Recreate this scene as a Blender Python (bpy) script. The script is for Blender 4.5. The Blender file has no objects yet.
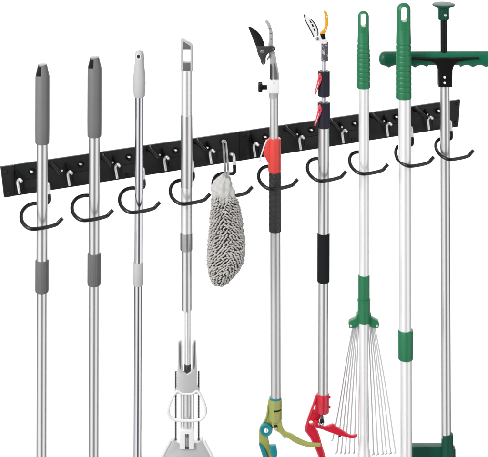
import bpy, bmesh, math, random
from mathutils import Vector, Matrix
random.seed(7)
R = math.radians
sc = bpy.context.scene
col = sc.collection

# ---------------------------------------------------------------- camera
F, D, PSI, YH, ZC = 1467.0, 3.0, R(25), -331.0, 2.30     # focal (px of a 488 wide frame), distance, wall yaw, horizon row, eye height
cd = bpy.data.cameras.new('camera'); cam = bpy.data.objects.new('camera', cd); col.objects.link(cam)
cd.sensor_fit = 'HORIZONTAL'; cd.sensor_width = 36; cd.lens = F/488*36
cd.shift_y = -(228.5-YH)/488
cd.clip_start = .05; cd.clip_end = 100
cam.location = (0, -D, ZC); cam.rotation_euler = (R(90), 0, 0)
sc.camera = cam

# ---------------------------------------------------------------- studio light: a bright surround with dark flags at the sides
w = bpy.data.worlds.new('World'); sc.world = w; w.use_nodes = True
nt = w.node_tree; nt.nodes.clear()
N = nt.nodes.new; L = nt.links.new
out = N('ShaderNodeOutputWorld'); bg = N('ShaderNodeBackground'); tc = N('ShaderNodeTexCoord'); sp = N('ShaderNodeSeparateXYZ')
ng = N('ShaderNodeMath'); ng.operation = 'MULTIPLY'; ng.inputs[1].default_value = -1
at = N('ShaderNodeMath'); at.operation = 'ARCTAN2'
mr = N('ShaderNodeMapRange'); mr.inputs['From Min'].default_value = -math.pi; mr.inputs['From Max'].default_value = math.pi
ramp = N('ShaderNodeValToRGB')
L(tc.outputs['Generated'], sp.inputs[0]); L(sp.outputs['Y'], ng.inputs[0]); L(sp.outputs['X'], at.inputs[0]); L(ng.outputs[0], at.inputs[1])
L(at.outputs[0], mr.inputs['Value']); L(mr.outputs[0], ramp.inputs['Fac'])
BANDS = [(-180, 1.0), (-152, .5), (-146, .05), (-112, .05), (-92, .55), (-70, 1.0), (-16, 1.0), (-8, .10), (28, .10), (38, 1.0), (78, 1.0), (96, .03), (146, .03), (152, .5), (180, 1.0)]
el = ramp.color_ramp.elements
while len(el) > 1: el.remove(el[-1])
for i, (a, v) in enumerate(BANDS):
    e = el[0] if i == 0 else el.new((a+180)/360)
    e.position = (a+180)/360; e.color = (v, v, v, 1)
# a little more light from above than from below
mz = N('ShaderNodeMapRange'); mz.inputs['From Min'].default_value = -1; mz.inputs['From Max'].default_value = 1
mz.inputs['To Min'].default_value = .9; mz.inputs['To Max'].default_value = 1.25
mul = N('ShaderNodeMath'); mul.operation = 'MULTIPLY'; mul.inputs[1].default_value = 1.2
L(sp.outputs['Z'], mz.inputs['Value']); L(mz.outputs[0], mul.inputs[0])
L(ramp.outputs['Color'], bg.inputs['Color']); L(mul.outputs[0], bg.inputs['Strength']); L(bg.outputs[0], out.inputs[0])
def area(name, loc, rot, size, sy, power):
    l = bpy.data.lights.new(name, 'AREA'); l.shape = 'RECTANGLE'; l.size = size; l.size_y = sy; l.energy = power
    o = bpy.data.objects.new(name, l); o.location = loc; o.rotation_euler = rot; col.objects.link(o)
area('backdrop_light', (0, 1.1, 3.4), (R(62), 0, 0), 3.6, .5, 190)
kl = Vector((-1.9, -2.3, 2.9)); area('softbox', kl, (Vector((0, 0, 1.5))-kl).to_track_quat('-Z', 'Y').to_euler(), .6, 1.6, 80)
sc.view_settings.view_transform = 'Standard'; sc.view_settings.look = 'None'; sc.view_settings.exposure = 0; sc.view_settings.gamma = 1
sc.cycles.max_bounces = 8
sc.cycles.use_denoising = True

# ---------------------------------------------------------------- materials
def mat(name, color, rough=.5, metal=0, spec=.5, var=.06, bump=0, bscale=400, streak=False, coat=0, bumpkind='noise', dist=.0004):
    m = bpy.data.materials.new(name); m.use_nodes = True
    t = m.node_tree; b = t.nodes['Principled BSDF']
    b.inputs['Roughness'].default_value = rough; b.inputs['Metallic'].default_value = metal
    b.inputs['Specular IOR Level'].default_value = spec; b.inputs['Coat Weight'].default_value = coat; b.inputs['Coat Roughness'].default_value = .12
    tc = t.nodes.new('ShaderNodeTexCoord'); mp = t.nodes.new('ShaderNodeMapping'); ns = t.nodes.new('ShaderNodeTexNoise')
    ns.inputs['Scale'].default_value = 60; ns.inputs['Detail'].default_value = 4
    mp.inputs['Scale'].default_value = (9, 9, .25) if streak else (1, 1, 1)
    t.links.new(tc.outputs['Object'], mp.inputs[0]); t.links.new(mp.outputs[0], ns.inputs['Vector'])
    r = t.nodes.new('ShaderNodeMapRange'); r.inputs['To Min'].default_value = max(.02, rough-var*1.4); r.inputs['To Max'].default_value = rough+var*1.4
    t.links.new(ns.outputs['Fac'], r.inputs['Value']); t.links.new(r.outputs[0], b.inputs['Roughness'])
    mx = t.nodes.new('ShaderNodeMix'); mx.data_type = 'RGBA'
    mx.inputs['A'].default_value = tuple(c*(1-var) for c in color)+(1,); mx.inputs['B'].default_value = tuple(min(1, c*(1+var)) for c in color)+(1,)
    t.links.new(ns.outputs['Fac'], mx.inputs['Factor']); t.links.new(mx.outputs['Result'], b.inputs['Base Color'])
    if bump:
        if bumpkind == 'noise':
            tx = t.nodes.new('ShaderNodeTexNoise'); tx.inputs['Scale'].default_value = bscale; o = tx.outputs['Fac']
            t.links.new(tc.outputs['Object'], tx.inputs['Vector'])
        else:
            tx = t.nodes.new('ShaderNodeTexVoronoi'); tx.inputs['Scale'].default_value = bscale; o = tx.outputs['Distance']
            t.links.new(tc.outputs['Object'], tx.inputs['Vector'])
        bp = t.nodes.new('ShaderNodeBump'); bp.inputs['Strength'].default_value = bump; bp.inputs['Distance'].default_value = dist
        t.links.new(o, bp.inputs['Height']); t.links.new(bp.outputs[0], b.inputs['Normal'])
    return m
M = dict(
    backdrop=mat('backdrop_white', (.92, .92, .92), .9, spec=0, var=0),
    black=mat('black_powder_coat', (.013, .0135, .0142), .42, spec=.22, bump=.25, bscale=900),
    wire=mat('black_coated_wire', (.005, .005, .0055), .27, spec=.45, bump=.1, bscale=700),
    blackp=mat('black_plastic', (.005, .005, .0055), .33, spec=.22),
    screw=mat('dark_screw', (.006, .006, .006), .35, spec=.4),
    silver=mat('bright_steel', (.92, .92, .92), .25, .6),
    grip=mat('grey_grip', (.14, .14, .142), .5, spec=.4, bump=.15, bscale=900),
    griprib=mat('grey_collar', (.115, .115, .118), .55, spec=.3),
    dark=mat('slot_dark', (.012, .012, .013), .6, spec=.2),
    cap=mat('pale_grey_cap', (.40, .40, .40), .45, spec=.3),
    steel=mat('brushed_steel', (.74, .74, .75), .36, 1, streak=True, var=.03),
    chrome=mat('polished_chrome', (.70, .70, .73), .17, 1, streak=True, var=.02),
    palegrip=mat('pale_grey_plastic', (.44, .44, .44), .45, spec=.35),
    alu=mat('satin_aluminium', (.65, .65, .65), .40, .8, streak=True, var=.03),
    white=mat('white_plastic', (.70, .70, .70), .35, spec=.4, var=.02),
    offwhite=mat('off_white_plastic', (.54, .545, .54), .3, .3, spec=.5, var=.03),
    mopgrey=mat('mop_end_grey', (.11, .11, .112), .4, spec=.4),
    moprod=mat('dark_rod', (.07, .07, .07), .4, .3),
    whitepole=mat('white_enamelled_tube', (.84, .84, .84), .28, .35, streak=True, var=.02),
    green=mat('green_grip', (.011, .165, .066), .40, spec=.45, bump=.15, bscale=900),
    tgreen=mat('deep_green_handle', (.002, .120, .058), .34, spec=.45, bump=.1, bscale=900),
    dgreen=mat('dark_green_plastic', (.002, .060, .034), .48, spec=.28),
    redsleeve=mat('red_sleeve', (.66, .055, .045), .38, spec=.4),
    red=mat('red_cast_handle', (.56, .006, .030), .32, spec=.5, coat=.3),
    redlever=mat('red_lever', (.66, .06, .08), .35, spec=.4),
    rubber=mat('ribbed_rubber', (.022, .022, .024), .38, spec=.5, bump=.2, bscale=700),
    foam=mat('black_foam', (.010, .011, .013), .85, spec=.15, bump=.5, bscale=900),
    navy=mat('navy_sleeve', (.014, .013, .026), .5, spec=.25),
    olive=mat('olive_cast_handle', (.31, .335, .088), .36, spec=.45, coat=.2),
    teal=mat('teal_plastic', (.006, .20, .23), .36, spec=.45),
    blade=mat('dark_blade', (.012, .012, .013), .35, .4),
    bladeplate=mat('grey_plate', (.055, .056, .06), .4, .5),
    castalu=mat('cast_aluminium', (.40, .40, .40), .45, .3, var=.14, bump=.2, bscale=500),
    collarmetal=mat('dull_grey_collar', (.42, .42, .425), .3, .85),
    moptube=mat('pale_mop_tube', (.80, .80, .80), .33, .7, streak=True, var=.03),
    bolt=mat('bolt_steel', (.34, .34, .35), .3, .8),
    yellow=mat('yellow_jaw', (.68, .32, .018), .35, spec=.4),
    spring=mat('spring_wire', (.52, .52, .53), .35, .4),
    cloth=mat('white_cloth', (.48, .475, .46), .9, spec=.1, bump=.6, bscale=350, var=.1, dist=.001),
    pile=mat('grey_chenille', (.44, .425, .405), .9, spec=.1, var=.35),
    mittbase=mat('mitt_backing_shade', (.085, .082, .079), .95, spec=.05),  # colour darkened to give the shade in the gaps between tufts
)
def sleeve_mat():
    m = mat('speckled_sleeve', (.05, .05, .065), .45)
    t = m.node_tree; b = t.nodes['Principled BSDF']
    ns = t.nodes.new('ShaderNodeTexNoise'); ns.inputs['Scale'].default_value = 230; tc = t.nodes.new('ShaderNodeTexCoord')
    t.links.new(tc.outputs['Object'], ns.inputs['Vector'])
    cr = t.nodes.new('ShaderNodeValToRGB'); cr.color_ramp.elements[0].position = .56; cr.color_ramp.elements[0].color = (.06, .06, .08, 1)
    cr.color_ramp.elements[1].position = .62; cr.color_ramp.elements[1].color = (.42, .42, .46, 1)
    t.links.new(ns.outputs['Fac'], cr.inputs[0]); t.links.new(cr.outputs[0], b.inputs['Base Color'])
    return m
M['speckle'] = sleeve_mat()

# ---------------------------------------------------------------- geometry helpers
def P(x, y, d=0):
    """point of the plane d metres in front of the rack, seen at photo pixel x, y"""
    dep = (D-d/math.cos(PSI))/(1-(x-244)/F*math.tan(PSI))
    return Vector(((x-244)/F*dep, dep-D, ZC-(y-YH)/F*dep))
class MB:
    def __init__(s): s.v = []; s.f = []
    def rings(s, rs, cap=True, closed=False):
        b = len(s.v); n = len(rs[0])
        for r in rs: s.v += [tuple(p) for p in r]
        k = len(rs)
        for i in range(k if closed else k-1):
            a, c = b+i*n, b+((i+1) % k)*n
            for j in range(n): s.f.append((a+j, a+(j+1) % n, c+(j+1) % n, c+j))
        if cap and not closed:
            s.f.append(tuple(b+j for j in range(n))); s.f.append(tuple(b+(k-1)*n+j for j in range(n-1, -1, -1)))
        return s
    def mesh(s, me, mtx=None):
        b = len(s.v)
        s.v += [tuple(mtx @ v.co) if mtx else tuple(v.co) for v in me.vertices]
        s.f += [tuple(b+i for i in p.vertices) for p in me.polygons]
        return s
    def tube(s, pts, r, n=12, taper=None, closed=False, flat=1):
        pts = [Vector(p) for p in pts]; k = len(pts); rs = []
        up = None
        for i in range(k):
            a = pts[(i-1) % k] if (closed or i) else pts[0]; c = pts[(i+1) % k] if (closed or i < k-1) else pts[-1]
            t = (c-a).normalized()
            if up is None:
                up = Vector((0, 1, 0)) if abs(t.y) < .9 else Vector((0, 0, 1))
            up = (up-t*up.dot(t)).normalized(); sd = t.cross(up)
            rr = r*(taper[i] if taper else 1)
            rs.append([pts[i]+sd*math.cos(q)*rr+up*math.sin(q)*rr*flat for q in [2*math.pi*j/n for j in range(n)]])
        return s.rings(rs, closed=closed)
    def box(s, c, size, mtx=None):
        x, y, z = [q/2 for q in size]; c = Vector(c)
        def rg(zz): return [(mtx @ Vector(p) if mtx else Vector(p))+c for p in ((-x, -y, zz), (x, -y, zz), (x, y, zz), (-x, y, zz))]
        return s.rings([rg(-z), rg(z)])
    def build(s, name, m, parent=None, smooth=True, angle=38, bevel=0):
        me = bpy.data.meshes.new(name); me.from_pydata(s.v, [], s.f)
        bm = bmesh.new(); bm.from_mesh(me)
        bmesh.ops.remove_doubles(bm, verts=bm.verts, dist=1e-6)
        bmesh.ops.recalc_face_normals(bm, faces=bm.faces)
        if bevel:
            ed = [e for e in bm.edges if e.is_manifold and e.calc_face_angle(0) > R(40)]
            bmesh.ops.bevel(bm, geom=ed, offset=bevel, segments=2, affect='EDGES', profile=.5)
        bm.to_mesh(me); bm.free()
        if smooth:
            for p in me.polygons: p.use_smooth = True
            me.set_sharp_from_angle(angle=R(angle))
        me.materials.append(M[m])
        o = bpy.data.objects.new(name, me); col.objects.link(o)
        if parent: o.parent = parent
        return o
def smooth(pts, n=6, closed=False):
    """Catmull-Rom through the points"""
    P_ = [Vector(p) for p in pts]; k = len(P_); res = []
    for i in range(k if closed else k-1):
        p0 = P_[(i-1) % k] if closed or i else P_[0]; p1 = P_[i]; p2 = P_[(i+1) % k]
        p3 = P_[(i+2) % k] if closed or i+2 < k else P_[-1]
        for j in range(n):
            t = j/n
            res.append(.5*((2*p1)+(p2-p0)*t+(2*p0-5*p1+4*p2-p3)*t*t+(3*p1-p0-3*p2+p3)*t**3))
    if not closed: res.append(P_[-1])
    return res
def circ(x, y, r, n=20): return [(x+r*math.cos(2*math.pi*i/n), y+r*math.sin(2*math.pi*i/n)) for i in range(n)]
def plate_mesh(outline, thick, holes=(), bevel=.4):
    cu = bpy.data.curves.new('plate', 'CURVE'); cu.dimensions = '2D'; cu.fill_mode = 'BOTH'
    bevel = min(bevel, thick/2*.95)
    cu.extrude = thick/2-bevel; cu.bevel_depth = bevel; cu.bevel_resolution = 2; cu.offset = -bevel
    for pts in [outline]+list(holes):
        s = cu.splines.new('POLY'); s.points.add(len(pts)-1); s.use_cyclic_u = True
        for q, p in zip(s.points, pts): q.co = (p[0], p[1], 0, 1)
    o = bpy.data.objects.new('plate', cu); col.objects.link(o)
    me = bpy.data.meshes.new_from_object(o.evaluated_get(bpy.context.evaluated_depsgraph_get()))
    bpy.data.objects.remove(o); bpy.data.curves.remove(cu)
    return me
def cut(o, cutter):
    md = o.modifiers.new('cut', 'BOOLEAN'); md.operation = 'DIFFERENCE'; md.object = cutter; md.solver = 'EXACT'
    bpy.context.view_layer.update()
    me = bpy.data.meshes.new_from_object(o.evaluated_get(bpy.context.evaluated_depsgraph_get()))
    o.modifiers.clear(); o.data = me
    for p in me.polygons: p.use_smooth = True
    me.set_sharp_from_angle(angle=R(38))
    bpy.data.objects.remove(cutter)
def tag(o, label, cat, group=None):
    o['label'] = label; o['category'] = cat
    if group: o['group'] = group

class Tool:
    """an upright tool seen at photo column xc; parts are given in photo pixels (x, y) plus q pixels towards the viewer"""
    def __init__(s, name, xc, d, ybase=470, lean=0):
        p = P(xc, ybase, d); s.m = (p.y+D)/F; s.xc = xc; s.yb = ybase
        s.e = bpy.data.objects.new(name, None); s.e.empty_display_size = .05; s.e.location = p; s.e.rotation_euler = (0, math.atan(lean/400), 0)
        col.objects.link(s.e)
    def pt(s, x, y, q=0): return Vector(((x-s.xc)*s.m, -q*s.m, (s.yb-y)*s.m))
    def lathe(s, mb, prof, x=None, q=0, n=40, sy=1, rib=0, nr=0):
        x = s.xc if x is None else x; rs = []
        for (y, r) in prof:
            rs.append([s.pt(x+math.cos(a)*r*(1+(rib*math.cos(nr*a) if rib else 0)), y, q-math.sin(a)*r*sy*(1+(rib*math.cos(nr*a) if rib else 0))) for a in [2*math.pi*j/n for j in range(n)]])
        mb.rings(rs); return mb
    def lx(s, mb, prof, y, q=0, n=24):
        """turned about a horizontal axis across the picture: prof of (x, r)"""
        mb.rings([[s.pt(x, y+math.cos(a)*r, q+math.sin(a)*r) for a in [2*math.pi*j/n for j in range(n)]] for (x, r) in prof]); return mb
    def lq(s, mb, x, y, prof, n=24):
        """turned about the viewing axis: prof of (q, r)"""
        mb.rings([[s.pt(x+math.cos(a)*r, y+math.sin(a)*r, q) for a in [2*math.pi*j/n for j in range(n)]] for (q, r) in prof]); return mb
    def plate(s, mb, outline, thick, q=0, holes=(), bevel=.4):
        me = plate_mesh([(p[0]-s.xc, s.yb-p[1]) for p in outline], thick, [[(p[0]-s.xc, s.yb-p[1]) for p in h] for h in holes], bevel)
        mt = Matrix(((s.m, 0, 0, 0), (0, 0, -s.m, -q*s.m), (0, s.m, 0, 0), (0, 0, 0, 1)))
        mb.mesh(me, mt); bpy.data.meshes.remove(me); return mb
    def tube(s, mb, pts, r, n=12, taper=None, closed=False, flat=1):
        mb.tube([s.pt(*p) for p in pts], r*s.m, n, taper, closed, flat); return mb
    def part(s, name, m, mb, parent=None, **k): return mb.build(name, m, parent or s.e, **k)
    def pole(s, name, m, y0, y1, r, x=None, parent=None, ch=.35):
        return s.part(name, m, s.lathe(MB(), [(y0, r-ch), (y0+ch, r), (y1-ch, r), (y1, r-ch)], x), parent)

# ---------------------------------------------------------------- setting: white backdrop behind the rack
o = MB().box((0, 2.54, .2), (5.2, .04, 5.6)).build('backdrop', 'backdrop', smooth=False); o['kind'] = 'structure'

# ---------------------------------------------------------------- the two rails
HT = P(1, 167).z; HB = HT-.0592                                        # top and bottom of the rails
W = Vector((math.cos(PSI), math.sin(PSI), 0)); NRM = Vector((math.sin(PSI), -math.cos(PSI), 0))
def rail(name, x0, x1):
    e = bpy.data.objects.new(name, None); e.empty_display_size = .05
    p = P(x0, 180); e.location = (p.x, p.y, HB); e.rotation_euler = (0, 0, PSI); col.objects.link(e)
    def loc(x, y, d=0):
        """photo pixel + distance out from the face -> rail coordinates (along, -out, up)"""
        v = P(x, y, d)-Vector((p.x, p.y, HB)); return Vector((v.dot(W), -v.dot(NRM), v.z))
    e_len = loc(x1, 180).x
    return e, loc, e_len
H = HT-HB
def quad_plate(mb, a0, a1, b0, b1, z0, z1, y0, y1):
    """a0..a1 bottom edge, b0..b1 top edge"""
    return mb.rings([[(a0, y0, z0), (a1, y0, z0), (a1, y1, z0), (a0, y1, z0)], [(b0, y0, z1), (b1, y0, z1), (b1, y1, z1), (b0, y1, z1)]])
T0 = .006                                                              # thickness of the rail
PEGS = [19.3, 69.3, 116.8, 165.4, 210.8, 254.5, 300, 342.6, 387, 428]
HOLES = [(31.8, 171.5), (80.7, 164.2), (129, 157), (175.6, 150.3), (224, 142), (265, 137), (311, 130), (354.5, 123.5), (396, 117), (438, 110.8)]
LUGS = [(51.5, 164), (102, 156), (149, 148.5), (196.5, 141.5), (286, 128.5), (330.5, 121.5), (372.5, 115.5), (415.8, 109)]
HOOKS = [21.2, 71, 117.6, 167.3, 209.2, 254, 302, 343.5, 389, 428.5]
# the shapes of one hook, lug, bracket and stud, in rail coordinates relative to a point on the bottom edge of the rail
def lc(x, y, d, ox):
    a = P(ox, 180); v = P(x, y, d)-Vector((a.x, a.y, HB)); return Vector((v.dot(W), -v.dot(NRM), v.z))
hp = [(48.6, 194, .0105), (48.9, 199.5, .012), (47.9, 202.6, .0135), (44.5, 203.6, .017), (38, 203.3, .024), (32.5, 203.8, .029), (27, 206, .035), (22.9, 210.4, .045), (21.2, 216, .057), (22.4, 222, .071), (26.8, 227, .085), (33, 229, .093), (44, 227.7, .096), (53, 225.6, .096), (57, 224, .096), (59.2, 221.6, .096), (62.6, 218.2, .096)]
HOOK = [lc(x, y, d, 21.2) for x, y, d in hp]
EYE = [lc(x, y, d, 21.2) for x, y, d in [(45.2, 182.5, 0), (45.6, 182.6, .006), (47.2, 183.2, .009), (48.2, 185, .0100), (48.6, 194, .0105)]]
first = {}
def inst(key, name, m, mk, parent, at, kids=()):
    if key not in first:
        o = mk().build(name, m, parent); first[key] = (o, [])
        for (kn, km, kmk) in kids: first[key][1].append(kmk().build(kn, km, o))
        o.location = at; return o
    src, ks = first[key]
    o = src.copy(); col.objects.link(o); o.parent = parent; o.location = at
    for q in ks: c = q.copy(); col.objects.link(c); c.parent = o
    return o
mm = .00195
def mk_hook(): return MB().tube(smooth(HOOK, 5), .0035, 14)
def mk_eye(): return MB().tube(smooth(EYE, 5), .0033, 12)
LUG0 = (51.5, 164)
def lugp(x, y, d): return lc(x, y, d, 51.5)-Vector((0, 0, lc(51.5, 164, 0, 51.5).z))
def mk_lug():
    mb = MB(); a, b, c = lugp(51, 163.6, -.001), lugp(52.5, 165.5, .008), lugp(60.3, 174.6, .036)
    mb.tube([a, a+(b-a)*.3, b, c, c+(c-b)*.06], 1.75*mm, 12, [1.9, 1.8, 1.1, .95, .6]); return mb
def mk_dot():  # small silver dot beside the end of the lug
    c = lugp(60.3, 174.6, .036)
    mb = MB(); t = (0, -.004, .001)
    mb.tube([lugp(61.6, 170.6, .028), lugp(62.2, 170.8, .030)], .0017, 10); return mb
def mk_bracket():
    a, b, c = lc(15.2, 169, 0, 19.3), lc(16.2, 179, 0, 19.3), lc(20.6, 180.6, .021, 19.3)
    mb = MB(); h = .0016
    def tri(dx): return [Vector((p.x+dx, p.y+(.0008 if p is not c else 0), p.z)) for p in (a, b, c)]
    a2 = a
    mb.rings([tri(-h), tri(h)])
    return mb
def mk_peg():
    pts = [(21.9, 181.4, .0225), (21.0, 180.6, .0205), (19.8, 179.2, .0185), (18.3, 180.3, .0125), (17.7, 183, .009), (18.6, 188, .0075), (19.6, 193.2, .0065)]
    return MB().tube(smooth([lc(x, y, d, 19.3) for x, y, d in pts], 4), .0027, 10)
def mk_stud():
    mb = MB(); rs = []
    for (d, r) in [(-.001, 6.4), (.002, 6.4), (.0052, 5.9), (.0078, 4.7), (.0094, 2.6), (.0098, .4)]:
        rs.append([(r*.001*math.cos(q), -d, r*.001*math.sin(q)) for q in [2*math.pi*j/24 for j in range(24)]])
    return mb.rings(rs)
def mk_glint():  # highlight on the stud, modelled as a small silver disc
    mb = MB(); rs = []
    for (d, r) in [(.004, 2.3), (.0088, 2.3), (.0097, 1.6), (.0099, .2)]:
        rs.append([(-.0028+r*.0012*math.cos(q), -d, .0026+r*.0008*math.sin(q)) for q in [2*math.pi*j/14 for j in range(14)]])
    return mb.rings(rs)
def mk_screw():
    mb = MB(); rs = []
    for (d, r) in [(-.001, 3.4), (.0012, 3.4), (.002, 2.9), (.0024, 2.0), (.0016, 1.6), (.0016, .3)]:
        rs.append([(r*.001*math.cos(q), -d, r*.001*math.sin(q)) for q in [2*math.pi*j/16 for j in range(16)]])
    return mb.rings(rs)
def mk_panel():
    return MB().box((0, 0, 0), (.031, .0016, .0165))
RS = []
for (ra, rb, idx, lugs, lab) in ((1, 239.3, range(0, 5), range(0, 4), 'left black steel hook rail whose five hooks carry the slim poles, mop and grey mitt'),
                                 (239.3, 460.5, range(5, 10), range(4, 8), 'right black steel hook rail whose five hooks carry the pruners, rake and green handled tools')):
    e, loc, LEN = rail('hook_rail', ra, rb)
    tag(e, lab, 'hook rail', 'black hook rails')
    capw = loc(14.2 if ra == 1 else 250, 180).x
    endcut = .0068 if ra == 1 else 0
    rend = .005 if ra != 1 else 0
    mb = quad_plate(MB(), capw+.0006, LEN-rend, capw+.0006, LEN-.0004, 0, H, 0, T0)
    body = mb.build('rail_plate', 'black', e, bevel=.0009)
    mb = quad_plate(MB(), endcut, capw, 0, capw, 0, H, -.0008, T0)
    mb.build('end_cap', 'black', e, bevel=.0009)
    for (sx, sy_) in ([(5.8, 171.5), (8.6, 192.6)] if ra == 1 else [(244, 135.2), (243.6, 156.3), (457, 103.6), (456, 122.6)]):
        p = loc(sx, sy_); inst('screw', 'screw', 'screw', mk_screw, e, (p.x, -.0006 if sx < 300 else 0, p.z))
    for k in idx:
        px = loc(PEGS[k], 180).x
        inst('bracket', 'bracket', 'blackp', mk_bracket, e, (px, 0, 0), [('peg', 'silver', mk_peg)])
        hx = loc(HOLES[k][0], HOLES[k][1])
        inst('stud', 'stud', 'blackp', mk_stud, e, (hx.x, 0, hx.z), [('stud_glint', 'silver', mk_glint)])
        inst('panel', 'raised_panel', 'black', mk_panel, e, (hx.x+.0005, -.0006, .0195))
        inst('hook', 'hook', 'wire', mk_hook, e, (loc(HOOKS[k], 180).x, 0, 0), [('hook_end', 'silver', mk_eye)])
    p = loc(*((128.6, 175) if ra == 1 else (353.6, 138.4))); mb = MB(); mb.box((p.x, -.0009, p.z), (.0115, .0014, .0062)); mb.build('badge', 'blackp', e, bevel=.0004)
    for k in lugs:
        p = loc(*LUGS[k]); inst('lug', 'lug', 'blackp', mk_lug, e, (p.x, 0, p.z), [('silver_dot', 'silver', mk_dot)])

DT = .070                                                              # the poles stand this far out from the rails
# ---------------------------------------------------------------- two grey gripped telescopic poles
def grey_pole(xc, ytop, ychf, ygrip, yc0, yc1, lean, label):
    t = Tool('telescopic_pole', xc, DT, lean=lean)
    tag(t.e, label, 'pole', 'telescopic poles with grey grips')
    g = t.part('grip', 'grip', t.lathe(MB(), [(ytop+.6, 4.5), (ychf-1, 6.75), (ychf+.6, 7.1), (ygrip-14, 7.15), (ygrip-1, 7.0), (ygrip, 6.6)], n=48))
    c = MB(); t.plate(c, [(xc-5.9, ychf-.4), (xc-4.2, ytop+1.8), (xc-.4, ytop+1.8), (xc-.5, ychf-.4)], 9, 6.5, bevel=.2)
    cut(g, c.build('cutter', 'dark', t.e))
    ln = MB(); t.plate(ln, [(xc-5.6, ychf-.2), (xc-4.0, ytop+1.5), (xc-.3, ytop+1.5), (xc-.4, ychf-.2)], 1.2, 2.6, bevel=.1); t.part('slot_shade', 'dark', ln, g)  # dark plate stands in for the shade inside the slot
    t.part('end_cap', 'cap', t.lathe(MB(), [(ytop+.8, 4.0), (ytop+.8, 4.45), (ytop+.3, 4.4), (ytop, 4.0)]), g)
    t.pole('upper_tube', 'steel', ygrip-2, yc0+3, 5.55)
    t.part('collar', 'griprib', t.lathe(MB(), [(yc0, 6.1), (yc0+.6, 6.55), (yc1-3, 6.6), (yc1-.6, 6.4), (yc1, 5.6)], n=96, rib=.018, nr=24))
    t.pole('lower_tube', 'steel', yc1-3, 500, 5.05)
grey_pole(41.5, 63.8, 75.6, 143.3, 260, 292, 1, 'brushed steel pole with grey grip at the far left, its top lower than its twin')
grey_pole(93.6, 56.5, 67.8, 136.3, 253, 285, 1, 'brushed steel pole with grey grip beside the chrome pole, taller than its twin')

# ---------------------------------------------------------------- slim chrome pole
t = Tool('broom_handle', 137.5, DT, lean=1.5)
tag(t.e, 'slim polished chrome pole with pale tapered plastic grip and pale collar', 'pole')
X = 137.9
g = t.part('grip', 'palegrip', t.lathe(MB(), [(50.0, 1.0), (50.5, 2.6), (51.6, 3.7), (53.5, 4.4), (57, 4.7), (63, 4.8), (68, 5.3), (76, 6.1), (83, 6.35), (90, 6.1), (95.5, 5.7), (96.6, 5.2)], x=X, n=40, sy=.9))
c = MB(); t.plate(c, circ(X-.6, 55.6, 1.9)+[], 14, 5.5, bevel=.1); cut(g, c.build('cutter', 'palegrip', t.e))
t.tube(mb := MB(), smooth([(X-.6+2.1*math.cos(a), 55.6+2.5*math.sin(a), 3.9) for a in [k*math.pi/8 for k in range(16)]], 2, True), .45, 8, closed=True); t.part('eyelet', 'white', mb, g)
t.pole('upper_tube', 'chrome', 95, 264, 4.35, x=X)
t.part('collar', 'palegrip', t.lathe(MB(), [(262, 4.9), (262.5, 5.2), (284, 5.2), (285, 4.9)]))
t.pole('lower_tube', 'chrome', 284, 500, 4.1)

# ---------------------------------------------------------------- squeeze mop
t = Tool('squeeze_mop', 187, DT)
tag(t.e, 'white and grey telescopic squeeze mop with ring pull above its flared head', 'mop')
X = 186.6
mb = MB(); t.plate(mb, [(180.6, 70.4), (180.6, 39.2), (181.3, 38), (183, 38.2), (192.2, 44.3), (192.7, 45.4), (192.7, 70.4)], 8.5, 0, [[(183, 61.2), (183, 48.6), (190.4, 48.6), (190.4, 61.2)]], bevel=.8)
h = t.part('hanging_cap', 'palegrip', mb)
mb = MB()
t.plate(mb, [(183, 48.2), (183, 41), (184, 40.6), (190.4, 45), (190.4, 48.2)], .8, 4.3, bevel=.2); t.part('cap_inlay', 'mopgrey', mb, h)
mb = MB(); t.plate(mb, [(183, 70), (183, 61.6), (190.4, 61.6), (190.4, 70)], .8, 4.3, bevel=.2)
t.part('cap_inlay', 'mopgrey', mb, h)
t.pole('top_tube', 'moptube', 69.8, 116, 5.5, x=X)
t.pole('upper_tube', 'steel', 114.5, 187, 5.9, x=X); t.pole('middle_tube', 'moptube', 186.9, 234, 5.75, x=X)
t.part('collar', 'collarmetal', t.lathe(MB(), [(232, 5.6), (232.6, 6.1), (249.4, 6.1), (250.2, 5.6)], x=X-.3, n=64, rib=.02, nr=16))
t.pole('lower_tube', 'steel', 249, 310, 5.1, x=186.7); t.pole('inner_rod', 'moptube', 309.5, 372, 3.0, x=187.6)
X = 187.3
out_l = [(178.3, 342), (178.6, 338.6), (180.2, 338), (181.8, 339.4), (182.4, 344), (182.4, 364), (183.6, 369.5), (187.3, 372), (191, 369.5), (192.2, 364), (192.2, 344), (192.8, 339.4), (194.4, 338), (196, 338.6), (196.4, 342), (197, 370), (197.3, 383), (199.6, 389.5), (198, 392), (187.3, 392.6), (176.6, 392), (175, 389.5), (177.3, 383), (177.6, 370)]
mb = MB(); t.plate(mb, out_l, 3.2, 3.2, bevel=.8); yk = t.part('yoke', 'offwhite', mb)
for sx in (-1, 1):
    mb = MB(); t.plate(mb, smooth([(X+sx*6.9, 341), (X+sx*7.7, 340.4), (X+sx*7.9, 350), (X+sx*7.6, 363), (X+sx*6.6, 367), (X+sx*6.3, 362), (X+sx*6.6, 350)], 3, True), .6, 5.0, bevel=.2); t.part('prong_slot', 'mopgrey', mb, yk)
mb = MB(); t.lathe(mb, [(363.6, 2.9), (364, 3.3), (371.6, 3.3), (372.4, 2.8)], x=187.6); t.part('ferrule', 'bladeplate', mb)
ring = smooth([(177.2, 389, 4), (171.8, 397, 4.6), (168.9, 406, 5), (169.3, 412, 5), (173, 416.4, 5), (180, 417.8, 5), (187.3, 418, 5), (194.6, 417.8, 5), (201.4, 416.4, 5), (205.2, 412, 5), (205.6, 406, 5), (202.8, 397, 4.6), (197.4, 389, 4), (193, 391.2, 4), (187.3, 391.6, 4), (181.5, 391.2, 4)], 5, True)
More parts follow.
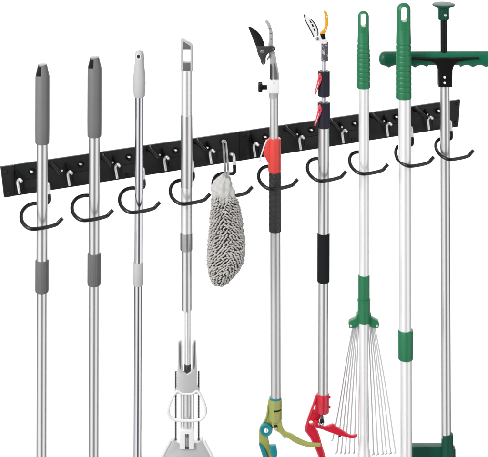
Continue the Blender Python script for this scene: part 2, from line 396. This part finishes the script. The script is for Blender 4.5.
mb = MB(); t.tube(mb, ring, 1.45, 12, closed=True); t.part('ring_pull', 'white', mb)
mb = MB()
t.lathe(mb, [(371, .7), (371.6, 1.05)]+[(372+k*.75, 1.05 if k % 2 else .8) for k in range(90)]+[(441, 1)], x=175.7, n=12)
t.part('pull_rod', 'moprod', mb)
mb = MB(); t.lathe(mb, [(371, .7), (371.6, 1.05)]+[(372+k*.75, 1.05 if k % 2 else .8) for k in range(90)]+[(441, 1)], x=198.6, n=12)
t.part('pull_rod', 'moprod', mb)
t.pole('center_tube', 'alu', 391, 446, 4.2, x=X)
for sx in (-1, 1): t.pole('guide_rod', 'offwhite', 392.6, 441, .9, x=X+sx*6.0)
mb = MB(); t.plate(mb, [(180, 446), (180, 428.5), (181.5, 427), (193, 427), (194.5, 428.5), (194.5, 446)], 6, 3.5, [[(184.6, 446), (184.6, 430), (190, 430), (190, 446)]], bevel=.6); hub = t.part('hub', 'white', mb)
mb = MB(); t.lq(mb, X, 433.5, [(5, 1), (6.6, 1), (7, .7)], 14); t.part('bolt', 'mopgrey', mb, hub)
mb = MB(); t.plate(mb, [(171.5, 439.5), (173, 438.4), (179, 441.5), (195.6, 441.5), (201.6, 438.4), (203, 439.5), (213, 458), (220, 474), (154.6, 474), (161.6, 458)], 7, 0, bevel=.9); hd = t.part('mop_head', 'offwhite', mb)
for pts in ([(170.5, 438.6, 3.2), (160.6, 458, 3.2), (153.8, 474, 3.2)], [(203.8, 438.6, 3.2), (214, 458, 3.2), (221, 474, 3.2)]):
    mb = MB(); t.tube(mb, pts, 1.5, 10); t.part('edge_rail', 'white', mb, hd)

# ---------------------------------------------------------------- chenille dusting mitt
t = Tool('dusting_mitt', 226.5, .113, 300)
tag(t.e, 'grey chenille dusting mitt with white gathered cuff hanging from a wire loop', 'mitt')
left = [(194, 213.5), (200, 212.2), (215, 211), (230, 209.8), (245, 208.6), (258, 207.8), (268, 208.4), (276, 210.4), (282, 212.8), (286, 216)]
right = [(194, 233.5), (200, 236.5), (210, 239.6), (225, 242.2), (240, 244.2), (252, 244.4), (262, 242.6), (270, 238.4), (277, 232.6), (283, 226.5), (286, 222)]
def itp(tab, y):
    for (a, b) in zip(tab, tab[1:]):
        if y <= b[0]: return a[1]+(b[1]-a[1])*max(0, (y-a[0]))/(b[0]-a[0])
    return tab[-1][1]
def surf(y, a, g=0):
    l, r = itp(left, y), itp(right, y); c, hw = (l+r)/2, (r-l)/2
    th = 6.6*min(1, (286.8-y)/14)**.5
    return (c+math.cos(a)*(hw-1.6+g), y, math.sin(a)*(th-1+g))
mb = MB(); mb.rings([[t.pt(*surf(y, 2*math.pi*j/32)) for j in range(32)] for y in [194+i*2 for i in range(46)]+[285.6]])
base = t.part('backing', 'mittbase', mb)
mb = MB(); rows = 40
for i in range(rows):
    y = 195.5+i*(285.6-195.5)/rows
    l, r = itp(left, y), itp(right, y)
    per = max(10, int(.98*math.pi*((r-l)/2+6)/2.35))
    for j in range(per):
        a = 2*math.pi*(j+(i*.5) % 1)/per+random.uniform(-.035, .035)
        yy = y+random.uniform(-.55, .55)+.5*math.sin(3*a+i*.15)
        if random.random() < .015: continue
        da = random.gauss(.088, .03)*(1 if math.cos(a) > random.uniform(-.3, .45) else -1)
        pr = random.uniform(1.5, 2.7)
        pts = [surf(min(286, yy), a+da, -.8), surf(min(286, yy-.3), a+da*.7, pr*.7), surf(min(286, yy+.1), a+da*.1, pr), surf(min(286.3, yy+.9), a-da*.5, pr*.95), surf(min(286.5, yy+1.9), a-da, pr*.55)]
        t.tube(mb, smooth(pts, 2), random.uniform(.68, .9), 7, [.8, .9, 1, 1.02, 1.05, 1.02, 1, .9, .55])
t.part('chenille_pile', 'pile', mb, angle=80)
mb = MB(); rs = []
cl = [(174, 224.5, 3.2, 2.4), (176, 224.2, 5.0, 3.4), (180, 222.9, 8.4, 4.8), (185, 222.4, 10.0, 5.6), (190, 223, 11.0, 6.2), (195, 223.6, 11.2, 6.6), (199, 224, 10.8, 6.2), (201, 224, 9, 5)]
for k, (y, c, hw, th) in enumerate(cl[:-1]):
    for f in range(4):
        u = f/4; y2, c2, h2, t2 = cl[k+1]
        yy, cc, hh, tt = y+(y2-y)*u, c+(c2-c)*u, hw+(h2-hw)*u, th+(t2-th)*u
        rg = []
        for j in range(48):
            a = 2*math.pi*j/48; fo = 1+.11*math.sin(5*a+yy*.13)+.07*math.sin(9*a-yy*.21+1)+.05*math.sin(yy*.9+3*a)
            dy = 1.6*math.sin(4*a+.8)*(1 if yy > 190 else .3)
            rg.append(t.pt(cc+math.cos(a)*hh*fo*.98, yy+dy, math.sin(a)*tt*fo+.8))
        rs.append(rg)
mb.rings(rs); t.part('cuff', 'cloth', mb, angle=70)
def tq(x, y, d):
    v = P(x, y, d)-t.e.location; return v
lp = [tq(223.2, 144, .047), tq(222.4, 141.9, .044), tq(223.4, 140.9, .043), tq(225.2, 141.4, .044), tq(226, 144, .048), tq(227.2, 158, .086), tq(228.2, 170, .114), tq(228.2, 175.5, .120), tq(226.2, 176.5, .120), tq(225.4, 173, .117), tq(224.4, 160, .088)]
mb = MB(); mb.tube(smooth(lp, 6, True), .0023, 10, closed=True); t.part('hanging_loop', 'collarmetal', mb)

# ---------------------------------------------------------------- pruner with black blade and olive trigger
t = Tool('tree_pruner', 275.6, DT, 470, lean=-.8)
tag(t.e, 'long reach pruner with black hooked blade, red sleeve and olive green trigger handle', 'pruner')
X = 274.4
jaw = smooth([(265.9, 21.4), (266.6, 19.9), (268.2, 20.2), (270.6, 23.4), (272.7, 28.6), (273.7, 34), (273.9, 39), (273.6, 46), (276, 53), (277.4, 62), (279, 70), (279.6, 80), (271.4, 80), (271, 66), (269.6, 52), (269.2, 44), (270, 38), (269.9, 32), (268.6, 26.4)], 4, True)
mb = MB(); t.plate(mb, jaw, 3.2, 0, bevel=.7); fj = t.part('fixed_jaw', 'castalu', mb)
for (bx, by) in ((270.6, 28.2), (271.7, 33.2), (271.8, 38.4)): mb = MB(); t.lq(mb, bx, by, [(1, .62), (1.75, .6), (1.85, .3), (1.86, .05)], 12); t.part('rivet', 'blade', mb, fj)
mb = MB(); t.plate(mb, smooth([(274.6, 62), (276.2, 66), (277.6, 72), (278.2, 79), (275.4, 79), (274.6, 72)], 3, True), .8, 1.8, bevel=.25); t.part('rib', 'mopgrey', mb, fj)
bl = smooth([(249.1, 26.2), (252, 26.4), (257, 29.6), (261.4, 34.4), (264.2, 40), (265.3, 45.6), (261, 49), (257.6, 48)], 4)+[Vector((255, 41)), Vector((251.6, 33))]
mb = MB(); t.plate(mb, bl, 1.6, 2.6, bevel=.5); bld = t.part('blade', 'blade', mb)
pl = smooth([(257.4, 45.2), (263, 44.6), (266, 45), (273.6, 45), (275.6, 45.8), (275.9, 48.6), (272.6, 50.4), (268.4, 53), (266.6, 56.6), (266.5, 60.6), (265.4, 63), (263.4, 63.4), (261.9, 61.6), (261, 57.6), (258.8, 53)], 4, True)
mb = MB(); t.plate(mb, pl, 1.8, 4.4, [circ(264.2, 61, .9, 12)], bevel=.45); pp = t.part('pivot_plate', 'bladeplate', mb)
for (bx, by, br) in ((262.8, 50, 1.9), (274, 47.4, 1.0), (264.2, 61.2, 1.1)):
    mb = MB(); t.lq(mb, bx, by, [(4.8, br), (5.9, br), (6.4, br*.7), (6.45, .1)], 18); t.part('bolt', 'bolt', mb, pp)
mb = MB(); t.tube(mb, [(270.8, 54.5, 3), (268, 58.5, 3)], .7, 8); t.part('link', 'bladeplate', mb)
mb = MB(); t.plate(mb, [(270.3, 78), (270.6, 64), (271.4, 63), (272.2, 66), (272.2, 79)], 1.4, 2.4, bevel=.3); t.part('pull_bar', 'bladeplate', mb)
mb = MB(); t.plate(mb, [(267.8, 91.4), (267.6, 79.6), (268.6, 78.8), (279, 78.8), (280.2, 79.8), (280.2, 91.4), (279, 92.4), (269, 92.4)], 11, 0, bevel=1.1); cl_ = t.part('clamp', 'white', mb)
t.lathe(mb := MB(), [(92, 5.2), (94.6, 4.9), (96, 4.6), (98, 4.5)], x=X); t.part('collar', 'castalu', mb, cl_)
mb = MB(); t.lq(mb, 274.6, 81.4, [(5, .6), (5.8, .55), (5.9, .1)], 10); t.part('clamp_bolt', 'mopgrey', mb, cl_)
mb = MB(); t.lx(mb, [(268, 2.3), (263, 2.3)], 87.2); rs = []
for (x, r) in [(263.3, 3.4), (263, 4.7), (262, 5.0), (260, 5.0), (259.2, 4.6), (258.9, 3.8)]:
    rs.append([t.pt(x, 87.2+math.cos(a)*r*(1+.07*math.cos(10*a)), math.sin(a)*r*(1+.07*math.cos(10*a))) for a in [2*math.pi*j/60 for j in range(60)]])
mb.rings(rs); t.part('clamp_knob', 'blackp', mb)
t.pole('upper_tube', 'alu', 96, 140, 4.45, x=X+.2)
X = 275.2
t.part('sleeve', 'redsleeve', t.lathe(MB(), [(138, 5.6), (138.6, 6.35), (170, 6.35), (171.6, 6.1), (172, 5.7)], x=X))
mb = MB(); t.plate(mb, smooth([(270.5, 138.6), (267.4, 139.6), (265.2, 146), (264, 153), (266, 156.4), (268.2, 161), (271, 162)], 4), 5, 2, bevel=.7); lv = t.part('lever_housing', 'redsleeve', mb)
mb = MB(); t.tube(mb, [(267.2, 139, 3), (264.4, 146, 3.4), (261.8, 154, 3.6), (260.2, 160.4, 3.6)], .75, 10, flat=2.4); t.part('lock_lever', 'white', mb, lv)
rs = []
for k in range(149):
    y = 172+k*.4; r = 6.0+.2*(k/148)
    if k in (0, 148): r -= .5
    kn = 1 if 3 < k < 140 else 0
    rs.append([t.pt(X+.4+math.cos(a)*rr, y, -math.sin(a)*rr) for a, rr in [(2*math.pi*j/84, r-kn*.42*max(math.cos(7*2*math.pi*j/84+y*1.15), math.cos(7*2*math.pi*j/84-y*1.15))**4) for j in range(84)]])
t.part('hand_grip', 'rubber', MB().rings(rs), angle=80)
t.pole('lower_tube', 'alu', 230, 402, 5.15, x=275.8)
X = 275.4
t.part('ring', 'teal', t.lathe(MB(), [(396.8, 5.4), (397, 5.9), (399, 5.9), (399.4, 5.4)], x=X))
hb = MB(); t.lathe(hb, [(398.6, 6.0), (399.2, 6.6), (418.6, 6.7), (420, 6.2), (420.4, 5.0)], x=X)
sock = t.part('socket', 'olive', hb)
c = MB(); t.plate(c, [(274.4, 407.2), (284, 407.2), (284, 409.2), (274.4, 409.2)], 20, 8, bevel=.1); cut(sock, c.build('cutter', 'dark', t.e))
t.pole('socket_core', 'dark', 400, 419, 5.6, x=X, parent=sock)
pl = smooth([(269.2, 399.6), (267.6, 406), (266, 417), (262.6, 424), (259.6, 429), (258.9, 436), (259.4, 442.4), (262, 445.5), (265, 450), (268.6, 458), (272, 470), (276, 470), (272.4, 455), (269.6, 445), (268.2, 436), (271, 430), (275, 427.6), (279.5, 424), (280, 419), (276, 416), (272, 408)], 4, True)
mb = MB(); t.plate(mb, pl, 4, -1.5, bevel=.9); fr = t.part('frame', 'olive', mb)
mb = MB(); t.tube(mb, smooth([(268.6, 404, .6), (267.2, 416, .6), (264, 422, .6)], 4), .7, 8); t.part('edge_rib', 'olive', mb, fr)
lv = smooth([(271.6, 422.5), (274, 418.6), (281.4, 419.4), (282.6, 425), (285.4, 429.4), (291, 431.6), (299, 436.6), (307, 440.2), (314, 441.4), (319.4, 441.6), (320.6, 443.2), (319.4, 444.9), (312, 445), (304, 444), (295, 440.6), (288.6, 436.4), (285.6, 435.6), (284.8, 436.8), (283, 434.4), (279.4, 430.6), (275, 428)], 4, True)
mb = MB(); t.plate(mb, lv, 3.6, 3.2, bevel=1.2); tr = t.part('trigger', 'olive', mb)
mb = MB(); t.lq(mb, 275.8, 423.6, [(4.6, 1.7), (5.8, 1.6), (6.2, 1.0), (6.2, .1)], 18); t.part('bolt', 'dark', mb, tr)
mb = MB(); t.lq(mb, 276.2, 425.2, [(5, .9), (6.6, .8), (6.7, .1)], 12); t.part('bolt', 'silver', mb, tr)
mb = MB(); t.lq(mb, 266.2, 428.2, [(0, 6.2), (3.4, 6.3), (4.4, 5.9), (4.7, 5.2), (4.4, 4.4), (4.4, 2.4)], 36); wa = t.part('pivot_washer', 'teal', mb)
mb = MB(); t.lq(mb, 266.2, 428.2, [(4, 2.3), (5, 2.3), (5.8, 1.4), (5.9, .1)], 20); t.part('pivot_bolt', 'silver', mb, wa)
mb = MB(); t.plate(mb, smooth([(259.2, 442.8), (261.6, 444), (265.4, 449), (268.8, 458), (271.6, 470), (266.6, 470), (263.6, 458), (260, 447)], 3, True), 6, 0, bevel=1); t.part('handle_cover', 'teal', mb)
mb = MB(); t.plate(mb, smooth([(269.6, 444.4), (273, 443), (275.8, 443.4), (276.8, 448), (276.9, 453.4), (274, 455.4), (271.2, 453)], 3, True), 5, 3.2, bevel=1); t.part('catch', 'teal', mb)

# ---------------------------------------------------------------- pruner with yellow jaw and red trigger
t = Tool('tree_pruner', 322.8, DT, 470, lean=1.2)
tag(t.e, 'slim long reach pruner with yellow jaw, dark sleeves, foam grip and red trigger', 'pruner')
off = -1.0
bl = smooth([(303.6, 14.0), (306.4, 15.8), (310, 18.6), (313.8, 22.4), (316.8, 28), (317.6, 33), (316.8, 36.8), (314, 36.6)], 4)+[Vector((309.4, 27.4)), Vector((306, 20))]
bl = [Vector((p.x+off, p.y)) for p in bl]
h1 = [[(308.6+off, 19.4), (310.4+off, 20.4), (311.6+off, 22.6), (310.0+off, 22.4)], [(310.8+off, 23.4), (312.6+off, 23.6), (313.6+off, 26.2), (312+off, 26.4)], [(312.8+off, 27.4), (314.6+off, 28), (315.4+off, 31), (313.8+off, 30.8)]]
mb = MB(); t.plate(mb, bl, 1.2, 2.2, h1, bevel=.1); bo = t.part('blade', 'white', mb)
mb = MB(); t.plate(mb, bl, 1.2, .4, bevel=.3)
bk = t.part('blade_backing', 'blade', mb, bo)
edge = [(303.6+off, 14.0, 2.9), (305.2+off, 20, 2.9), (309.2+off, 27.8, 2.9), (313.4+off, 36.4, 2.9)]
mb = MB(); t.tube(mb, smooth(edge, 5), .55, 8); t.tube(mb, smooth([(310.4+off, 18.4, 2.9), (313.8+off, 22.2, 2.9), (316.9+off, 28, 2.9), (317.6+off, 33, 2.9), (316.9+off, 36.6, 2.9)], 5), .6, 8); t.part('blade_edge', 'blade', mb, bo)
jw = smooth([(323.4, 11.4), (324.6, 10.4), (326.2, 12), (328, 17), (328, 23), (326.6, 29), (324.4, 34), (319.8, 34), (320.4, 32), (323.4, 28.4), (325, 23), (324.6, 17)], 4, True)
jw = [Vector((p.x+off, p.y)) for p in jw]
mb = MB(); t.plate(mb, jw, 2.6, .2, [circ(326.6+off, 16.6, .6, 10), circ(325.2+off, 29.2, .6, 10)], bevel=.6); t.part('fixed_jaw', 'yellow', mb)
hd_ = smooth([(313.6, 37), (315.4, 35.2), (319, 34.6), (324.4, 33.4), (325.4, 36), (326.6, 42.6), (320.4, 42.6), (318, 40.6), (314.4, 40.4)], 4, True)
mb = MB(); t.plate(mb, [Vector((p.x+off, p.y)) for p in hd_], 3, 2.6, bevel=.7); jh = t.part('jaw_joint', 'white', mb)
mb = MB(); t.plate(mb, [(319.4+off, 33.2), (325.2+off, 32.8), (324.6+off, 37.6), (321.4+off, 38)], 1, 4.4, bevel=.2); t.part('joint_clip', 'blackp', mb, jh)
mb = MB(); t.lq(mb, 316.8+off, 37.4, [(4, 1.6), (4.8, 1.5), (5.1, .9), (5.1, .1)], 16); t.part('bolt', 'bolt', mb, jh)
X = 323.4
t.part('head_sleeve', 'speckle', t.lathe(MB(), [(41.6, 3.0), (42, 3.4), (60.6, 3.4), (61, 3.0)], x=X+.0))
t.pole('top_tube', 'alu', 60.6, 104, 2.6, x=X-.6)
X = 322.7
for (a, b, r) in ((71, 96, 6.0), (102.2, 127.6, 6.3)):
    sl = t.part('sleeve', 'navy', t.lathe(MB(), [(a, r-.8), (a+.6, r-.1), (b-.6, r), (b, r-.7)], x=X))
    mb = MB(); t.plate(mb, smooth([(X-5.4, a+2), (X-3.2, a+1.2), (X-2.4, a+6), (X-3.8, a+11), (X-5.6, a+14.4), (X-8.2, a+21.6), (X-9.7, a+20.6), (X-7.4, a+11)], 4, True), 2.6, 5.6, [circ(X-4.2, a+6, .6, 10)], bevel=.6); lv = t.part('clamp_lever', 'redlever', mb, sl)
    mb = MB(); t.tube(mb, [(X-5.2, a+9, 7.1), (X-6.6, a+13.5, 7.1), (X-8.2, a+18.6, 7.1)], .3, 6)
    t.part('lever_line', 'white', mb, lv)
t.pole('upper_tube', 'steel', 126.5, 236, 5.6, x=X)
t.part('foam_grip', 'foam', t.lathe(MB(), [(232.8, 5.6), (233.4, 6.15), (281, 6.15), (281.7, 5.6)]))
t.pole('lower_tube', 'steel', 280.5, 396, 5.15)
X = 322.7
hb = MB(); t.lathe(hb, [(393.2, 5.4), (393.8, 6.2), (411.4, 6.2), (412.2, 5.6)], x=X); sock = t.part('socket', 'red', hb)
for (yy) in (397, 407): mb = MB(); t.lx(mb, [(X+5, 1.5), (X+7.3, 1.4), (X+7.6, .9)], yy); t.part('screw', 'red', mb, sock)
pl = smooth([(317.6, 394), (315.4, 396), (312, 406), (308, 417), (304.8, 428.4), (305, 431), (309.4, 437)], 4)+smooth([(313, 444), (317, 453), (324, 470), (330, 470), (325, 455), (320.6, 442), (317.4, 431.6), (315.4, 427.6), (318, 422), (320, 417.4), (319.4, 411)], 4)
mb = MB(); t.plate(mb, pl, 4, -1.2, [circ(310.8, 422.4, 1.9, 18), [(312.8, 411), (314.6, 404.6), (315.6, 405.4), (315, 409.6)]], bevel=.8); fr = t.part('frame', 'red', mb)
mb = MB(); t.tube(mb, smooth([(316.6, 397, .9), (313.4, 406, .9), (309.4, 417, .9), (306.4, 428.6, .9), (306.6, 431, .9), (310.8, 437, .9), (314.4, 444.4, .9), (318.4, 453, .9), (325.4, 470, .9)], 4), .75, 8); t.part('edge_rib', 'red', mb, fr)
mb = MB(); t.tube(mb, smooth([(316.6, 429.6, .9), (319.4, 438, .9), (323.6, 454, .9), (328, 470, .9)], 4), .7, 8); t.part('edge_rib', 'red', mb, fr)
lv = smooth([(315, 418.6), (318.6, 419.6), (320.4, 423.4), (325.2, 424.6), (330.6, 422.6), (333.4, 422.6), (336.4, 425.2), (342, 428.6), (348.4, 432.6), (352.6, 433.4), (356, 432.4), (357, 434), (355.2, 435.8), (350, 436.3), (344, 434.6), (337, 433), (329, 430.2), (321, 427.2), (315.6, 426), (312.8, 423)], 4, True)
mb = MB(); t.plate(mb, lv, 3.4, 2.6, bevel=1.0); tr = t.part('trigger', 'red', mb)
for (bx, by, br, m_) in ((321.6, 419.4, 2.3, 'dark'), (318.6, 421.6, 1.1, 'bolt'), (322.4, 421.4, 1.1, 'bolt')):
    mb = MB(); t.lq(mb, bx, by, [(2.8, br), (4.8 if br > 2 else 5.6, br), (5.2 if br > 2 else 6, br*.6), (5.3 if br > 2 else 6.1, .1)], 16); t.part('bolt', m_, mb, tr)
mb = MB(); t.tube(mb, [(320.6, 412, 1), (321.6, 416, 2), (321.8, 421, 3)], 1.6, 10); t.part('pull_cord', 'moprod', mb)
mb = MB(); t.lathe(mb, [(433, 1.1), (434.4, 1.3), (435.4, 1.2), (435.8, .5)], x=339.4, q=2.6, n=14); t.part('stop_screw', 'blackp', mb, tr)

# ---------------------------------------------------------------- green gripped tools
def green_grip(t, x, y0, y1, wt, wb, slot, ridges, m='green'):
    ys = [y0+k*(y1-y0)/260 for k in range(261)]; rs = []
    for y in ys:
        u = (y-y0)/(y1-y0)
        w_ = wt+(wb-wt)*min(1, max(0, (u-.25)/.35))
        if y-y0 < wt: w_ *= max(.06, math.sqrt(max(0, 1-((wt-(y-y0))/wt)**2)))
        dq = min(w_, wt)*(.72 if u < .28 else min(1, .72+(u-.28)*1.6))
        for (ra, rb, pitch, dep) in ridges:
            if ra < y < rb:
                k = .5-.5*math.cos(2*math.pi*((y-ra)/pitch)); w_ -= dep*k**7; dq -= dep*k**7
        if y1-y < .8: w_ -= .4*(1-(y1-y)/.8)
        n = 44; rg = []
        for j in range(n):
            a = 2*math.pi*j/n; ca, sa = math.cos(a), math.sin(a)
            e = .8 if u < .28 else 1
            rg.append(t.pt(x+math.copysign(abs(ca)**e, ca)*w_, y, -math.copysign(abs(sa)**e, sa)*dq))
        rs.append(rg)
    g = t.part('grip', m, MB().rings(rs), angle=50)
    (sx, sy0, sy1, sr) = slot
    st = [(sx+sr*math.cos(a), sy0+sr-sr*math.sin(a)) for a in [math.pi*k/12 for k in range(13)]]+[(sx-sr*math.cos(a), sy1-sr+sr*math.sin(a)) for a in [math.pi*k/12 for k in range(13)]]
    c = MB(); t.plate(c, st, 40, 0, bevel=.01); cut(g, c.build('cutter', m, t.e))
    return g
t = Tool('leaf_rake', 363.9, DT, 470)
tag(t.e, 'white poled leaf rake with green grip and fan of thin wire tines', 'rake')
green_grip(t, 363.4, 10.8, 87.8, 5.5, 6.7, (363.2, 13, 26.4, 2.7), [(41, 84, 4.75, .5)])
t.pole('handle_tube', 'whitepole', 86.5, 279, 5.15)
jn = MB(); t.lathe(jn, [(274.6, 5.2), (275.2, 5.75), (298, 5.75), (299, 5.5)]); t.part('upper_collar', 'green', jn)
jn = MB(); t.lathe(jn, [(298.8, 5.9), (299.2, 6.55), (300.6, 6.6), (301, 6.2), (321, 6.2), (322, 5.8)]); hub = t.part('tine_holder', 'green', jn)
mb = MB(); t.plate(mb, smooth([(358, 313), (356.6, 317.6), (351, 320.6), (349, 322.2), (349, 327), (350.2, 328), (357, 327.6), (359, 325), (369, 325), (371, 327.6), (377.6, 328), (378.8, 327), (378.8, 322.2), (377, 320.6), (371.4, 317.6), (370, 313)], 3, True), 6, -2.6, bevel=.7); t.part('wing_bracket', 'green', mb, hub)
for bx in (350.9, 377): mb = MB(); t.lq(mb, bx, 325.4, [(-.6, 1.25), (.9, 1.2), (1.1, .8), (1.1, .1)], 14); t.part('rivet', 'silver', mb, hub)
mb = MB(); t.lathe(mb, [(322, 5.0), (340, 4.6), (420, 3.9), (436, 4.0), (446, 5.2), (456, 6.8), (500, 6.8)], n=40); t.part('lower_tube', 'whitepole', mb)
TN = [(354.2, 333.3, 440), (355, 337.4, 453), (356, 341.7, 453.4), (357, 345.6, 454), (358.2, 349.7, 454), (359.2, 354.6, 454), (360.6, 359, 455), (367.2, 369.4, 455), (368.6, 374, 455), (369.8, 378.3, 455), (370.8, 383.3, 454.4), (371.8, 386.8, 454), (372.8, 391, 453.4), (373.8, 395.8, 452.6)]
for i, (xa, xb, yb) in enumerate(TN):
    q0 = -3.2-.35*min(i, 13-i)
    mb = MB(); t.tube(mb, smooth([(xa, 322, q0), (xa+(xb-xa)*.33, 360, q0-.5), (xa+(xb-xa)*.7, 408, q0-.5), (xb-(xb-xa)*.02, yb-2.2, q0), (xb+(-.5 if xb < 364 else .5), yb, q0+1.0), (xb-1.6, yb+.4, q0+4)], 4), .58, 8); t.part('tine', 'spring', mb)
t = Tool('extension_pole', 406, DT+.006, 470, lean=-.8)
tag(t.e, 'thick white pole with slotted green grip and green collar, in front of the T handle', 'pole')
green_grip(t, 404.6, 2.6, 98.2, 6.9, 7.7, (404.6, 6, 21.2, 3.1), [(42, 92, 5.2, .55)])
t.pole('upper_tube', 'whitepole', 96.5, 334, 6.4, x=405.3)
t.part('collar', 'green', t.lathe(MB(), [(329.6, 7.2), (330.2, 7.6), (357.6, 7.6), (358.6, 7.2)], x=405.8))
t.pole('lower_tube', 'whitepole', 356, 500, 6.0, x=406.2)

# ---------------------------------------------------------------- stand-up weeder with T handle
t = Tool('weed_puller', 447, DT, 470, lean=-1.5)
tag(t.e, 'stand up weeder with deep green T handle, black push rod and green button', 'weeder')
X = 445.3
mb = MB(); t.lathe(mb, [(3.4, .4), (3.6, 8), (3.9, 10.6), (4.5, 11.4), (5.2, 11.2), (5.8, 8.6), (7.2, 6.4), (9, 5.6), (10, 5.4), (18.4, 5.5), (19, 5.1)], x=X, n=48); kb = t.part('push_button', 'dgreen', mb)
mb = MB(); t.lq(mb, X+1, 14, [(5, 1.2), (5.7, 1.1), (5.9, .7), (5.9, .1)], 14); t.part('rivet', 'silver', mb, kb)
t.pole('push_rod', 'blackp', 18.5, 56, 3.2, x=X)
rs = []
nx = 160
for k in range(nx+1):
    x = 380.2+k*(511.5-380.2)/nx
    e_ = min(x-380.2, 511.5-x); r = 7.6*(math.sqrt(max(.0004, 1-((6-e_)/6)**2)) if e_ < 6 else 1)
    du = abs(x-X); sc_ = 0
    if 16 < du < 62: sc_ = 2.6*(1-abs(math.sin(math.pi*(du-16)/13)))**1.1
    rg = []
    for j in range(32):
        a = 2*math.pi*j/32; rr = r
        low = max(0, math.sin(a))
        rr = r-(.0 if low == 0 else (1.4-sc_)*low**1.5)*(1 if e_ > 6 else e_/6)
        rg.append(t.pt(x, 58.8+math.sin(a)*rr, math.cos(a)*r*.78))
    rs.append(rg)
t.part('t_handle', 'tgreen', MB().rings(rs), angle=60)
br = smooth([(411.6, 56.8), (413, 55.6), (420, 55.8), (445, 56.0), (470, 55.8), (478, 55.6), (479.4, 56.8), (470, 57.8), (460, 59.6), (455, 63), (453, 68)], 4)+[Vector((452.6, 85)), Vector((439, 85))]+smooth([(438.6, 68), (436.4, 63), (431.4, 59.6), (421, 57.8)], 4)
mb = MB(); t.plate(mb, br, 5, 6.2, bevel=1.1); t.lathe(mb, [(64, 6.6), (70, 6.8), (84.6, 6.7), (85.4, 6.2)], x=X+.4); bk = t.part('bracket', 'blackp', mb)
for yy in (74.8, 80.4): mb = MB(); t.lq(mb, X-.4, yy, [(8, 1.25), (9.3, 1.2), (9.7, .7), (9.75, .1)], 14); t.part('rivet', 'silver', mb, bk)
t.pole('shaft', 'steel', 84.4, 438, 4.85, x=446.2)
ft = MB(); t.lathe(ft, [(433.4, 5.0), (434, 5.8), (452, 6.0), (458, 6.0)], x=447.4); t.lathe(ft, [(447.6, 4), (448.2, 7.0), (474, 7.4)], x=448.4, q=-2)
ft = t.part('foot_socket', 'dgreen', ft)
mb = MB(); t.plate(mb, [(411, 474), (411, 447.6), (412.6, 446.2), (452, 446.4), (455.5, 449.4), (455.8, 474)], 9, -3, bevel=1.4); t.part('foot_bar', 'dgreen', mb)
